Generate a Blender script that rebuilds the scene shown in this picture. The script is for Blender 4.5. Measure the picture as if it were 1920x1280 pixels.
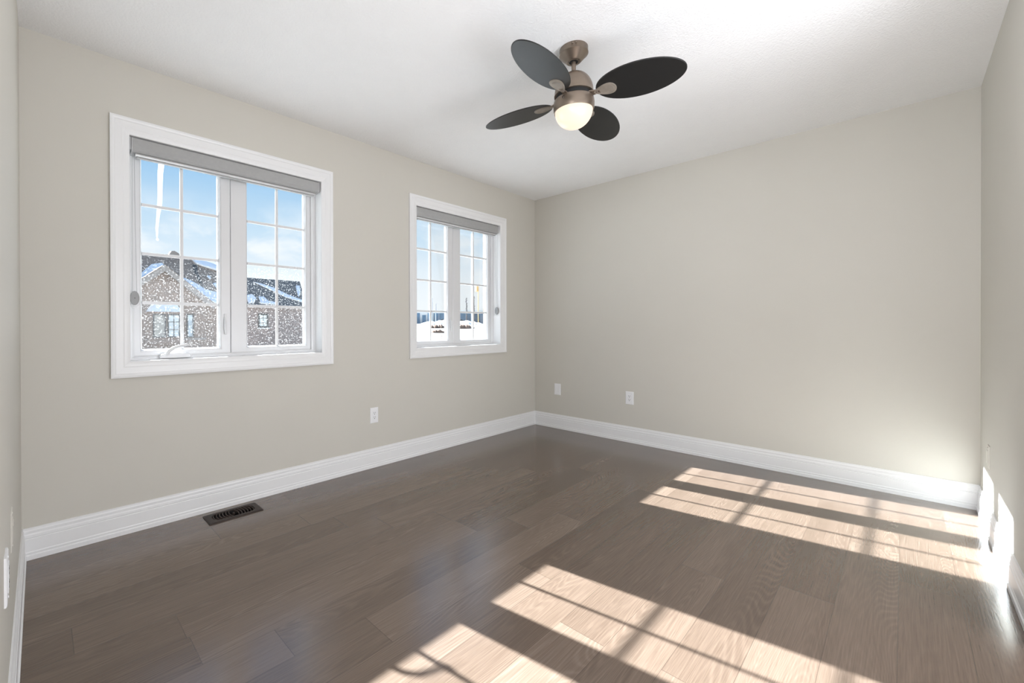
import bpy, bmesh, math, random
from mathutils import Vector, Matrix

for o in list(bpy.data.objects):
    bpy.data.objects.remove(o, do_unlink=True)
SC = bpy.context.scene
COL = SC.collection
R = math.radians

# ------------------------------------------------------------------ camera
AX, BY, H = 4.0516, 3.0327, 2.44          # room: x -AX..0, y -BY..0, z 0..H
cam_d = bpy.data.cameras.new('camera')
cam = bpy.data.objects.new('camera', cam_d)
COL.objects.link(cam)
yaw, pitch, roll = 0.8264, -0.0035, -0.0025
fw = Vector((math.cos(pitch) * math.cos(yaw), math.cos(pitch) * math.sin(yaw), math.sin(pitch)))
rt = Vector((math.sin(yaw), -math.cos(yaw), 0))
up = rt.cross(fw)
rt2 = rt * math.cos(roll) + up * math.sin(roll)
up2 = -rt * math.sin(roll) + up * math.cos(roll)
M = Matrix((rt2, up2, -fw)).transposed().to_4x4()
M.translation = (-3.9878, -2.7299, 1.0676)
cam.matrix_world = M
cam_d.sensor_width = 36
cam_d.lens = 807.15 / 1920 * 36
cam_d.shift_x = 142.72 / 1920              # the photograph is a shifted (perspective-corrected) frame
cam_d.shift_y = -25.36 / 1920
cam_d.clip_start = 0.01
cam_d.clip_end = 2000
SC.camera = cam

# ------------------------------------------------------------------ world
W = bpy.data.worlds.new('sky')
SC.world = W
W.use_nodes = True
nt = W.node_tree
nt.nodes.clear()


def N(t, kind, **kw):
    n = t.nodes.new(kind)
    for k, v in kw.items():
        if hasattr(n, k):
            setattr(n, k, v)
        else:
            n.inputs[k.replace('_', ' ')].default_value = v
    return n


def L(t, a, b):
    t.links.new(a, b)


def ramp(t, fac, stops, interp='LINEAR'):
    r = t.nodes.new('ShaderNodeValToRGB')
    r.color_ramp.interpolation = interp
    el = r.color_ramp.elements
    while len(el) > 1:
        el.remove(el[-1])
    for i, (p, c) in enumerate(stops):
        e = el[0] if i == 0 else el.new(p)
        e.position = p
        e.color = (*c, 1) if len(c) == 3 else c
    L(t, fac, r.inputs[0])
    return r


tc = nt.nodes.new('ShaderNodeTexCoord')
sep = nt.nodes.new('ShaderNodeSeparateXYZ')
L(nt, tc.outputs['Generated'], sep.inputs[0])
sky = ramp(nt, sep.outputs['Z'], [(0.0, (0.95, 0.97, 1.0)), (0.09, (0.88, 0.93, 0.985)), (0.14, (0.78, 0.87, 0.96)), (0.20, (0.60, 0.77, 0.925)), (0.267, (0.455, 0.665, 0.88)), (0.31, (0.36, 0.60, 0.87)), (0.7, (0.16, 0.36, 0.75))])
mp = nt.nodes.new('ShaderNodeMapping')
mp.inputs['Scale'].default_value = (1.0, 1.0, 1.7)
mp.inputs['Location'].default_value = (0.35, 0.1, 0.0)
L(nt, tc.outputs['Generated'], mp.inputs[0])
cn = N(nt, 'ShaderNodeTexNoise', Scale=6.5, Detail=7.0, Roughness=0.55, Distortion=0.3)
L(nt, mp.outputs[0], cn.inputs['Vector'])
cm = ramp(nt, cn.outputs[0], [(0.47, (0, 0, 0)), (0.62, (1, 1, 1))])
lim = ramp(nt, sep.outputs['Z'], [(0.0, (1, 1, 1)), (0.16, (0.9, 0.9, 0.9)), (0.27, (0, 0, 0))])
mul = N(nt, 'ShaderNodeMath', operation='MULTIPLY')
L(nt, cm.outputs[0], mul.inputs[0])
L(nt, lim.outputs[0], mul.inputs[1])
mix = nt.nodes.new('ShaderNodeMixRGB')
mix.inputs[2].default_value = (0.95, 0.97, 1.0, 1)
L(nt, mul.outputs[0], mix.inputs[0])
L(nt, sky.outputs[0], mix.inputs[1])
bg = nt.nodes.new('ShaderNodeBackground')
bg.inputs[1].default_value = 1.0
L(nt, mix.outputs[0], bg.inputs[0])
wo = nt.nodes.new('ShaderNodeOutputWorld')
L(nt, bg.outputs[0], wo.inputs[0])

# ------------------------------------------------------------------ sun and fill
sd = bpy.data.lights.new('sun', 'SUN')
sd.energy = 56
sd.angle = R(0.53)
sd.color = (0.93, 1.0, 1.06)
so = bpy.data.objects.new('sun', sd)
COL.objects.link(so)
sun_dir = Vector((0.168, -1.0, -0.539)).normalized()
so.rotation_euler = sun_dir.to_track_quat('-Z', 'Y').to_euler()


def area(name, loc, target, sx, sy, watts, col=(1, 1, 1)):
    d = bpy.data.lights.new(name, 'AREA')
    d.shape = 'RECTANGLE'
    d.size, d.size_y, d.energy, d.color = sx, sy, watts, col
    o = bpy.data.objects.new(name, d)
    COL.objects.link(o)
    o.location = loc
    o.rotation_euler = (Vector(target) - Vector(loc)).to_track_quat('-Z', 'Y').to_euler()
    return o


# added fill lights, aimed in through the made-up opening behind the camera
area('fill_back', (-3.65, -3.85, 1.05), (0.0, -1.35, 1.4), 1.3, 1.5, 17, (0.95, 0.97, 1.04))
area('fill_back', (-2.5, -3.9, 1.1), (-2.6, -1.2, 1.15), 1.6, 1.2, 48, (0.95, 0.97, 1.04))
# added fill panels near the camera, brightening the ceiling and the right-hand walls
area('fill_room', (-3.4, -2.98, 1.20), (-3.39, -2.979, 2.44), 0.8, 0.5, 8, (0.95, 0.97, 1.03))
area('fill_room', (-2.4, -3.02, 1.20), (-2.39, -3.019, 2.44), 0.9, 0.5, 8, (0.95, 0.97, 1.03))
area('fill_room', (-3.6, -2.2, 1.78), (-0.2, -2.75, 1.35), 0.4, 0.4, 7.5, (0.95, 0.97, 1.03)).data.spread = R(85)

SC.view_settings.view_transform = 'Standard'
SC.view_settings.look = 'None'
SC.view_settings.exposure = 0.10
SC.view_settings.gamma = 1.0
SC.view_settings.use_curve_mapping = False
try:
    SC.cycles.caustics_reflective = True
    SC.cycles.sample_clamp_indirect = 6.0
    SC.cycles.max_bounces = 10
    SC.cycles.diffuse_bounces = 6
    SC.cycles.transparent_max_bounces = 24
except Exception:
    pass


# ------------------------------------------------------------------ materials
def new_mat(name):
    m = bpy.data.materials.new(name)
    m.use_nodes = True
    t = m.node_tree
    b = t.nodes['Principled BSDF']
    return m, t, b


def plain(name, col, rough=0.5, metal=0.0, spec=0.5, bump=None, var=0.0, vscale=8.0):
    """principled surface with a little procedural tone variation and optional (scale, strength, distance) noise bump"""
    m, t, b = new_mat(name)
    b.inputs['Roughness'].default_value = rough
    b.inputs['Metallic'].default_value = metal
    b.inputs['Specular IOR Level'].default_value = spec
    c = t.nodes.new('ShaderNodeTexCoord')
    nz = N(t, 'ShaderNodeTexNoise', Scale=vscale, Detail=3.0)
    L(t, c.outputs['Object'], nz.inputs['Vector'])
    v = var
    rp = ramp(t, nz.outputs[0], [(0.3, tuple(x * (1 - v) for x in col)), (0.7, tuple(min(1, x * (1 + v)) for x in col))])
    L(t, rp.outputs[0], b.inputs['Base Color'])
    if bump:
        n2 = N(t, 'ShaderNodeTexNoise', Scale=bump[0], Detail=4.0, Roughness=0.6)
        L(t, c.outputs['Object'], n2.inputs['Vector'])
        bp = N(t, 'ShaderNodeBump', Strength=bump[1], Distance=bump[2])
        L(t, n2.outputs[0], bp.inputs['Height'])
        L(t, bp.outputs[0], b.inputs['Normal'])
    return m


M_wall = plain('wall_paint', (0.575, 0.552, 0.497), 0.55, bump=(260, 0.12, 0.002), var=0.006, vscale=3, spec=0.3)
M_ceil = plain('ceiling_stipple', (0.86, 0.86, 0.855), 0.9, bump=(95, 0.55, 0.006), var=0.008, spec=0.1)
M_trim = plain('white_trim_paint', (0.78, 0.78, 0.78), 0.35, var=0.005)
M_vinyl = plain('white_vinyl', (0.68, 0.68, 0.685), 0.32, var=0.004)
M_plate = plain('white_plastic', (0.80, 0.80, 0.81), 0.3, var=0.004)
M_wallplate = plain('wall_coloured_plastic', (0.64, 0.61, 0.55), 0.4, var=0.004)
M_slot = plain('dark_slot', (0.02, 0.02, 0.02), 0.6)
M_valance = plain('grey_blind_fabric', (0.36, 0.36, 0.355), 0.65, bump=(500, 0.2, 0.001), var=0.03, vscale=60)
M_rail = plain('satin_grey_rail', (0.62, 0.62, 0.62), 0.3, metal=0.3, var=0.01)
M_chain = plain('grey_chain', (0.42, 0.42, 0.42), 0.4, var=0.02)
M_tens = plain('grey_tensioner', (0.30, 0.30, 0.30), 0.45, var=0.02)
M_nickel = plain('brushed_champagne_nickel', (0.25, 0.20, 0.158), 0.36, metal=0.8, var=0.05, vscale=20)
M_medal = plain('matte_champagne', (0.255, 0.222, 0.185), 0.4, metal=0.25, var=0.12, vscale=30)
M_black = plain('black_gap', (0.006, 0.006, 0.006), 0.7)
M_reg = plain('brown_bronze_metal', (0.036, 0.025, 0.020), 0.5, spec=0.25, var=0.08, vscale=40)
M_fin = plain('brown_louvre_metal', (0.10, 0.074, 0.062), 0.5, spec=0.3, var=0.08, vscale=40)
M_duct = plain('dark_duct', (0.008, 0.006, 0.006), 0.8)
M_clear = plain('clear_plastic', (0.75, 0.75, 0.75), 0.15, var=0.01)
M_added_hall = plain('added_hall_paint', (0.66, 0.64, 0.58), 0.6, var=0.005)


def blade_mat(name, base, rough):
    """painted blade, some of the paint lifting in small pale flecks"""
    m, t, b = new_mat(name)
    c = t.nodes.new('ShaderNodeTexCoord')
    n1 = N(t, 'ShaderNodeTexNoise', Scale=9.0, Detail=6.0, Roughness=0.7, Distortion=1.0)
    L(t, c.outputs['Object'], n1.inputs['Vector'])
    r1 = ramp(t, n1.outputs[0], [(0.715, (base, base, base * 0.97)), (0.735, (0.30, 0.26, 0.21))])
    L(t, r1.outputs[0], b.inputs['Base Color'])
    b.inputs['Roughness'].default_value = rough
    n2 = N(t, 'ShaderNodeTexNoise', Scale=220, Detail=3.0)
    L(t, c.outputs['Object'], n2.inputs['Vector'])
    bp = N(t, 'ShaderNodeBump', Strength=0.06, Distance=0.002)
    L(t, n2.outputs[0], bp.inputs['Height'])
    L(t, bp.outputs[0], b.inputs['Normal'])
    return m


M_blade = blade_mat('black_blade', 0.012, 0.36)

# frosted lit globe
m, t, b = new_mat('lit_frosted_globe')
b.inputs['Base Color'].default_value = (0.22, 0.20, 0.17, 1)
b.inputs['Roughness'].default_value = 0.3
lw = N(t, 'ShaderNodeLayerWeight', Blend=0.35)
rp = ramp(t, lw.outputs['Facing'], [(0.0, (1.0, 0.84, 0.64)), (0.75, (1.0, 0.85, 0.66)), (1.0, (1.0, 0.76, 0.52))])
L(t, rp.outputs[0], b.inputs['Emission Color'])
b.inputs['Emission Strength'].default_value = 0.85
M_globe = m

# window glass: clear, slightly reflective, with dust specks
def window_glass(name, dust):
    m, t, b = new_mat(name)
    t.nodes.remove(b)
    out = t.nodes['Material Output']
    tr = t.nodes.new('ShaderNodeBsdfTransparent')
    tr.inputs[0].default_value = (0.97, 0.985, 0.985, 1)
    gl = t.nodes.new('ShaderNodeBsdfGlossy')
    gl.inputs['Roughness'].default_value = 0.02
    fr = N(t, 'ShaderNodeFresnel', IOR=1.45)
    half = N(t, 'ShaderNodeMath', operation='MULTIPLY')
    half.inputs[1].default_value = 0.2
    L(t, fr.outputs[0], half.inputs[0])
    mx = t.nodes.new('ShaderNodeMixShader')
    L(t, half.outputs[0], mx.inputs[0])
    L(t, tr.outputs[0], mx.inputs[1])
    L(t, gl.outputs[0], mx.inputs[2])
    c = t.nodes.new('ShaderNodeTexCoord')
    sx = t.nodes.new('ShaderNodeSeparateXYZ')
    L(t, c.outputs['Object'], sx.inputs[0])
    v1 = N(t, 'ShaderNodeTexNoise', Scale=120.0, Detail=2.0, Roughness=0.6)
    L(t, c.outputs['Object'], v1.inputs['Vector'])
    r1 = ramp(t, v1.outputs[0], [(0.59, (0, 0, 0)), (0.68, (0.10, 0.10, 0.10))])
    v2 = N(t, 'ShaderNodeTexNoise', Scale=55.0, Detail=5.0, Roughness=0.75)
    L(t, c.outputs['Object'], v2.inputs['Vector'])
    r2 = ramp(t, v2.outputs[0], [(0.68, (0, 0, 0)), (0.72, (0.10, 0.10, 0.10))])
    ad = N(t, 'ShaderNodeMath', operation='MAXIMUM')
    L(t, r1.outputs[0], ad.inputs[0])
    L(t, r2.outputs[0], ad.inputs[1])
    zr = ramp(t, sx.outputs['Z'], [(0.0, (1, 1, 1)), (0.93, (1, 1, 1)), (1.0, (1, 1, 1))])
    mr = N(t, 'ShaderNodeMapRange')
    mr.inputs['From Min'].default_value = 1.35
    mr.inputs['From Max'].default_value = 1.50
    mr.inputs['To Min'].default_value = dust
    mr.inputs['To Max'].default_value = 0.0
    L(t, sx.outputs['Z'], mr.inputs['Value'])
    mm = N(t, 'ShaderNodeMath', operation='MULTIPLY')
    L(t, ad.outputs[0], mm.inputs[0])
    L(t, mr.outputs[0], mm.inputs[1])
    film = N(t, 'ShaderNodeMath', operation='MULTIPLY')
    film.inputs[1].default_value = 0.004
    L(t, mr.outputs[0], film.inputs[0])
    haze = N(t, 'ShaderNodeMath', operation='ADD')
    L(t, film.outputs[0], haze.inputs[1])
    L(t, mm.outputs[0], haze.inputs[0])
    df = t.nodes.new('ShaderNodeBsdfTranslucent')
    df.inputs[0].default_value = (0.75, 0.74, 0.72, 1)
    mx2 = t.nodes.new('ShaderNodeMixShader')
    L(t, haze.outputs[0], mx2.inputs[0])
    L(t, mx.outputs[0], mx2.inputs[1])
    L(t, df.outputs[0], mx2.inputs[2])
    L(t, mx2.outputs[0], out.inputs[0])
    return m


M_glass = window_glass('dusty_window_glass', 0.8)
M_glass_clean = window_glass('clean_window_glass', 0.03)


def wood_floor():
    m, t, b = new_mat('oak_laminate_planks')
    PW, PL = 0.1655, 1.30
    c = t.nodes.new('ShaderNodeTexCoord')
    s = t.nodes.new('ShaderNodeSeparateXYZ')
    L(t, c.outputs['Object'], s.inputs[0])

    def math_(op, a, bb=None):
        n = N(t, 'ShaderNodeMath', operation=op)
        for i, v in enumerate((a, bb)):
            if v is None:
                continue
            if isinstance(v, (int, float)):
                n.inputs[i].default_value = v
            else:
                L(t, v, n.inputs[i])
        return n.outputs[0]
    yy = math_('DIVIDE', math_('ADD', s.outputs['Y'], 0.07), PW)
    row = math_('FLOOR', yy)
    fy = math_('FRACT', yy)
    wn = N(t, 'ShaderNodeTexWhiteNoise', noise_dimensions='1D')
    L(t, row, wn.inputs['W'])
    xx = math_('ADD', math_('DIVIDE', s.outputs['X'], PL), math_('MULTIPLY', wn.outputs['Value'], 7.3))
    colm = math_('FLOOR', xx)
    fx = math_('FRACT', xx)
    cid = t.nodes.new('ShaderNodeCombineXYZ')
    L(t, colm, cid.inputs[0])
    L(t, row, cid.inputs[1])
    pr = N(t, 'ShaderNodeTexWhiteNoise', noise_dimensions='3D')
    L(t, cid.outputs[0], pr.inputs['Vector'])
    # grain space: stretched along x, shifted per plank
    gv = t.nodes.new('ShaderNodeCombineXYZ')
    L(t, math_('ADD', math_('MULTIPLY', s.outputs['X'], 0.45), math_('MULTIPLY', pr.outputs['Value'], 37.0)), gv.inputs[0])
    L(t, math_('ADD', math_('MULTIPLY', s.outputs['Y'], 5.5), math_('MULTIPLY', pr.outputs['Value'], 91.0)), gv.inputs[1])
    L(t, math_('MULTIPLY', pr.outputs['Value'], 53.0), gv.inputs[2])
    # large field whose contour lines draw the cathedral figure
    big = N(t, 'ShaderNodeTexNoise', Scale=1.25, Detail=0.8, Roughness=0.4, Distortion=0.2)
    L(t, gv.outputs[0], big.inputs['Vector'])
    rings = math_('SINE', math_('MULTIPLY', big.outputs[0], 400.0))
    rings = math_('POWER', math_('ADD', math_('MULTIPLY', rings, 0.5), 0.5), 2.0)
    where = N(t, 'ShaderNodeTexNoise', Scale=0.9, Detail=1.0)
    wv = t.nodes.new('ShaderNodeVectorMath')
    wv.operation = 'ADD'
    wv.inputs[1].default_value = (13.0, 7.0, 5.0)
    L(t, gv.outputs[0], wv.inputs[0])
    L(t, wv.outputs[0], where.inputs['Vector'])
    wr = ramp(t, where.outputs[0], [(0.42, (0.25, 0.25, 0.25)), (0.62, (1.0, 1.0, 1.0))])
    rings = math_('MULTIPLY', rings, wr.outputs[0])
    fine = N(t, 'ShaderNodeTexNoise', Scale=1.0, Detail=4.0, Roughness=0.65)
    fv = t.nodes.new('ShaderNodeCombineXYZ')
    L(t, math_('ADD', math_('MULTIPLY', s.outputs['X'], 5.0), math_('MULTIPLY', pr.outputs['Value'], 17.0)), fv.inputs[0])
    L(t, math_('MULTIPLY', s.outputs['Y'], 210.0), fv.inputs[1])
    L(t, fv.outputs[0], fine.inputs['Vector'])
    blot = N(t, 'ShaderNodeTexNoise', Scale=1.6, Detail=2.0)
    L(t, gv.outputs[0], blot.inputs['Vector'])
    tone = math_('ADD', math_('MULTIPLY', rings, 0.14), math_('MULTIPLY', fine.outputs[0], 0.55))
    tone = math_('ADD', tone, math_('MULTIPLY', blot.outputs[0], 0.22))
    tone = math_('ADD', tone, math_('MULTIPLY', pr.outputs['Value'], 0.20))
    colr = ramp(t, tone, [(0.30, (0.082, 0.055, 0.039)), (0.56, (0.132, 0.093, 0.069)), (0.84, (0.195, 0.146, 0.113))])
    # seams
    ey = math_('MINIMUM', fy, math_('SUBTRACT', 1.0, fy))
    ex = math_('MINIMUM', fx, math_('SUBTRACT', 1.0, fx))
    sy = math_('LESS_THAN', ey, 0.0055)
    sxx = math_('LESS_THAN', ex, 0.0010)
    seam = math_('MAXIMUM', sy, sxx)
    mxr = t.nodes.new('ShaderNodeMixRGB')
    mxr.blend_type = 'MULTIPLY'
    L(t, math_('MULTIPLY', seam, 0.55), mxr.inputs[0])
    L(t, colr.outputs[0], mxr.inputs[1])
    mxr.inputs[2].default_value = (0.35, 0.32, 0.3, 1)
    L(t, mxr.outputs[0], b.inputs['Base Color'])
    rg = math_('ADD', math_('MULTIPLY', fine.outputs[0], 0.08), 0.15)
    L(t, rg, b.inputs['Roughness'])
    b.inputs['Specular IOR Level'].default_value = 1.0
    hgt = math_('SUBTRACT', math_('ADD', math_('MULTIPLY', rings, 0.5), fine.outputs[0]), math_('MULTIPLY', seam, 2.0))
    bp = N(t, 'ShaderNodeBump', Strength=0.10, Distance=0.0012)
    L(t, hgt, bp.inputs['Height'])
    L(t, bp.outputs[0], b.inputs['Normal'])
    return m


M_floor = wood_floor()


def brick(name, c1, c2, mortar, rot=(R(90), 0, 0)):
    m, t, b = new_mat(name)
    c = t.nodes.new('ShaderNodeTexCoord')
    mp = t.nodes.new('ShaderNodeMapping')
    mp.inputs['Rotation'].default_value = rot
    L(t, c.outputs['Object'], mp.inputs[0])
    br = N(t, 'ShaderNodeTexBrick')
    br.inputs['Color1'].default_value = (*c1, 1)
    br.inputs['Color2'].default_value = (*c2, 1)
    br.inputs['Mortar'].default_value = (*mortar, 1)
    br.inputs['Scale'].default_value = 1.0
    br.inputs['Brick Width'].default_value = 0.23
    br.inputs['Row Height'].default_value = 0.085
    br.inputs['Mortar Size'].default_value = 0.008
    L(t, mp.outputs[0], br.inputs['Vector'])
    nz = N(t, 'ShaderNodeTexNoise', Scale=2.2, Detail=5.0, Roughness=0.7)
    L(t, c.outputs['Object'], nz.inputs['Vector'])
    rp = ramp(t, nz.outputs[0], [(0.3, (0.75, 0.75, 0.76)), (0.7, (1.15, 1.12, 1.1))])
    mm = t.nodes.new('ShaderNodeMixRGB')
    mm.blend_type = 'MULTIPLY'
    mm.inputs[0].default_value = 1
    L(t, br.outputs[0], mm.inputs[1])
    L(t, rp.outputs[0], mm.inputs[2])
    L(t, mm.outputs[0], b.inputs['Base Color'])
    b.inputs['Roughness'].default_value = 0.9
    return m


M_brick = brick('tan_brick', (0.27, 0.19, 0.145), (0.22, 0.155, 0.12), (0.30, 0.25, 0.21))
M_brick2 = brick('grey_brown_brick', (0.23, 0.18, 0.16), (0.19, 0.155, 0.145), (0.27, 0.24, 0.23))


def shingle(name, a, bcol):
    m, t, b = new_mat(name)
    c = t.nodes.new('ShaderNodeTexCoord')
    n1 = N(t, 'ShaderNodeTexNoise', Scale=5.0, Detail=8.0, Roughness=0.8)
    L(t, c.outputs['Object'], n1.inputs['Vector'])
    r1 = ramp(t, n1.outputs[0], [(0.3, a), (0.7, bcol)])
    L(t, r1.outputs[0], b.inputs['Base Color'])
    b.inputs['Roughness'].default_value = 0.95
    return m


M_shA = shingle('brown_grey_shingles', (0.22, 0.155, 0.115), (0.42, 0.31, 0.235))
M_shB = shingle('blue_black_shingles', (0.035, 0.045, 0.055), (0.10, 0.115, 0.13))
M_snow = plain('snow', (0.88, 0.89, 0.90), 0.8, var=0.03, vscale=0.6, bump=(3, 0.3, 0.1))
M_fascia = plain('grey_tan_fascia', (0.30, 0.26, 0.23), 0.7, var=0.04)
M_darkframe = plain('dark_window_frame', (0.035, 0.035, 0.033), 0.5)
M_pane = plain('far_window_pane', (0.55, 0.62, 0.64), 0.12, var=0.25, vscale=1.6)
M_pane2 = plain('far_window_blind', (0.62, 0.66, 0.64), 0.25, var=0.10, vscale=3)
M_curtain = plain('tan_curtain_pane', (0.36, 0.33, 0.28), 0.4, var=0.3, vscale=2.5)
M_dirt = plain('brown_dirt', (0.20, 0.12, 0.08), 0.95, var=0.4, vscale=0.5)
M_tealglass = plain('blue_curtain_wall', (0.075, 0.15, 0.23), 0.25, var=0.35, vscale=0.25)
M_concrete = plain('pale_precast', (0.62, 0.62, 0.60), 0.8, var=0.04)
M_pole = plain('grey_pole', (0.22, 0.26, 0.32), 0.5, metal=0.2)
M_bark = plain('dark_bark', (0.06, 0.055, 0.06), 0.9, var=0.2)
M_yellow = plain('yellow_signal_paint', (0.55, 0.33, 0.12), 0.5)
M_shrub = plain('dark_shrub', (0.03, 0.035, 0.04), 0.95, var=0.4, vscale=2)
M_ice = plain('white_ice', (0.88, 0.93, 0.97), 0.12, var=0.02, spec=0.8)
try:
    bi = M_ice.node_tree.nodes['Principled BSDF']
    bi.inputs['Transmission Weight'].default_value = 0.25
    bi.inputs['IOR'].default_value = 1.31
except Exception:
    pass


def snow_ground():
    m, t, b = new_mat('snow_with_bare_dirt')
    c = t.nodes.new('ShaderNodeTexCoord')
    mp = t.nodes.new('ShaderNodeMapping')
    mp.inputs['Rotation'].default_value = (0, 0, R(-45))
    mp.inputs['Scale'].default_value = (0.12, 0.05, 0.1)
    L(t, c.outputs['Object'], mp.inputs[0])
    n1 = N(t, 'ShaderNodeTexNoise', Scale=1.6, Detail=6.0, Roughness=0.65)
    L(t, mp.outputs[0], n1.inputs['Vector'])
    r1 = ramp(t, n1.outputs[0], [(0.57, (0.46, 0.445, 0.43)), (0.66, (0.22, 0.165, 0.125))])
    L(t, r1.outputs[0], b.inputs['Base Color'])
    b.inputs['Roughness'].default_value = 0.85
    return m


M_ground = snow_ground()


# ------------------------------------------------------------------ mesh helpers
def obj(name, bm, mats, parent=None, smooth=False, bevel=0.0, loc=None):
    bmesh.ops.remove_doubles(bm, verts=bm.verts, dist=1e-6)
    bmesh.ops.recalc_face_normals(bm, faces=bm.faces)
    me = bpy.data.meshes.new(name)
    bm.to_mesh(me)
    bm.free()
    for m in (mats if isinstance(mats, (list, tuple)) else [mats]):
        me.materials.append(m)
    o = bpy.data.objects.new(name, me)
    COL.objects.link(o)
    if parent:
        o.parent = parent
    if loc:
        o.location = loc
    if smooth:
        for p in me.polygons:
            p.use_smooth = True
        try:
            me.set_sharp_from_angle(angle=R(38))
        except Exception:
            pass
    if bevel:
        md = o.modifiers.new('bevel', 'BEVEL')
        md.width = bevel
        md.segments = 2
        md.limit_method = 'ANGLE'
        md.angle_limit = R(40)
    return o


def box(bm, x0, x1, y0, y1, z0, z1, mi=0, mat=None):
    vs = [bm.verts.new(p) for p in ((x0, y0, z0), (x1, y0, z0), (x1, y1, z0), (x0, y1, z0), (x0, y0, z1), (x1, y0, z1), (x1, y1, z1), (x0, y1, z1))]
    if mat is not None:
        for v in vs:
            v.co = mat @ v.co
    for f in ((0, 3, 2, 1), (4, 5, 6, 7), (0, 1, 5, 4), (1, 2, 6, 5), (2, 3, 7, 6), (3, 0, 4, 7)):
        fc = bm.faces.new([vs[i] for i in f])
        fc.material_index = mi
    return vs


def BM():
    return bmesh.new()


def bbox(*a, **k):
    bm = BM()
    box(bm, *a, **k)
    return bm


def prism(bm, pts, vec, mi=0):
    """solid from a planar outline pushed along vec"""
    a = [bm.verts.new(p) for p in pts]
    bb = [bm.verts.new(Vector(p) + Vector(vec)) for p in pts]
    n = len(a)
    bm.faces.new(a).material_index = mi
    bm.faces.new(bb[::-1]).material_index = mi
    for i in range(n):
        f = bm.faces.new((a[i], a[(i + 1) % n], bb[(i + 1) % n], bb[i]))
        f.material_index = mi


def lathe(bm, prof, c=(0, 0, 0), n=48, close=True):
    rings = []
    for r, z in prof:
        if r < 1e-6:
            rings.append([bm.verts.new((c[0], c[1], c[2] + z))])
        else:
            rings.append([bm.verts.new((c[0] + r * math.cos(2 * math.pi * i / n), c[1] + r * math.sin(2 * math.pi * i / n), c[2] + z)) for i in range(n)])
    for a, b in zip(rings, rings[1:]):
        if len(a) == 1 and len(b) == 1:
            continue
        for i in range(n):
            j = (i + 1) % n
            if len(a) == 1:
                bm.faces.new((a[0], b[i], b[j]))
            elif len(b) == 1:
                bm.faces.new((a[i], a[j], b[0]))
            else:
                bm.faces.new((a[i], a[j], b[j], b[i]))


def tube(bm, pts, rad, n=10):
    pts = [Vector(p) for p in pts]
    rr = rad if isinstance(rad, (list, tuple)) else [rad] * len(pts)
    rings = []
    ref = None
    for i, p in enumerate(pts):
        d = (pts[min(i + 1, len(pts) - 1)] - pts[max(i - 1, 0)]).normalized()
        if ref is None:
            ref = d.orthogonal().normalized()
        u = (ref - d * ref.dot(d))
        u = u.normalized() if u.length > 1e-6 else d.orthogonal().normalized()
        ref = u
        v = d.cross(u)
        rings.append([bm.verts.new(p + (u * math.cos(2 * math.pi * k / n) + v * math.sin(2 * math.pi * k / n)) * rr[i]) for k in range(n)])
    for a, b in zip(rings, rings[1:]):
        for k in range(n):
            bm.faces.new((a[k], a[(k + 1) % n], b[(k + 1) % n], b[k]))
    bm.faces.new(rings[0][::-1])
    bm.faces.new(rings[-1])


def ring(bm, x0, x1, z0, z1, prof, w=(1, 1, 1, 1), closed=True, mi=0):
    """mitred frame in an xz rectangle; prof = [(inset, y)], inset scaled per side by w = (left, right, bottom, top)"""
    loops = []
    for t_, y in prof:
        l, r, b_, tp = (t_ * k for k in w)
        loops.append([bm.verts.new(p) for p in ((x0 + l, y, z0 + b_), (x1 - r, y, z0 + b_), (x1 - r, y, z1 - tp), (x0 + l, y, z1 - tp))])
    pairs = list(zip(loops, loops[1:]))
    if closed:
        pairs.append((loops[-1], loops[0]))
    for a, b_ in pairs:
        for i in range(4):
            j = (i + 1) % 4
            f = bm.faces.new((a[i], a[j], b_[j], b_[i]))
            f.material_index = mi


def empty(name, loc=(0, 0, 0)):
    o = bpy.data.objects.new(name, None)
    o.empty_display_size = 0.05
    COL.objects.link(o)
    o.location = loc
    return o


def tag(o, label=None, cat=None, group=None, kind=None):
    for k, v in (('label', label), ('category', cat), ('group', group), ('kind', kind)):
        if v:
            o[k] = v
    return o


def copy_tree(o, parent=None):
    c = o.copy()
    COL.objects.link(c)
    c.parent = parent
    for ch in [x for x in SC.objects if x.parent == o]:
        copy_tree(ch, c)
    return c


# ================================================================== ROOM SHELL
W1, W2 = -3.0949, -1.1450          # window centres on the north wall
HW, ZB, ZT = 0.5505, 0.884, 2.075  # half width, bottom and top of the wall openings
OHW, OZB, OZT = 0.575, 0.880, 2.040  # the brick opening outside

bm = BM()
HX0, HX1, HY0, HY1 = -3.174 - 0.114, -3.174 + 0.114, -0.1345 - 0.048, -0.1345 + 0.048   # floor register duct
box(bm, -AX - 0.2, 0.2, -5.2, HY0, -0.25, 0.0)
box(bm, -AX - 0.2, 0.2, HY1, 0.12, -0.25, 0.0)
box(bm, -AX - 0.2, HX0, HY0, HY1, -0.25, 0.0)
box(bm, HX1, 0.2, HY0, HY1, -0.25, 0.0)
tag(obj('floor', bm, M_floor), 'brown oak plank floor with sunlight patches', 'floor', kind='structure')
bm = BM()
box(bm, -AX - 0.2, 0.2, -5.2, 0.25, H, H + 0.2)
tag(obj('ceiling', bm, M_ceil), 'white stippled ceiling', 'ceiling', kind='structure')


def holed(bm, x0, x1, y0, y1, z0, z1, holes, mi=0):
    cur = x0
    for a, b_, c_, d_ in holes:
        box(bm, cur, a, y0, y1, z0, z1, mi)
        if c_ > z0:
            box(bm, a, b_, y0, y1, z0, c_, mi)
        box(bm, a, b_, y0, y1, d_, z1, mi)
        cur = b_
    box(bm, cur, x1, y0, y1, z0, z1, mi)


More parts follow.
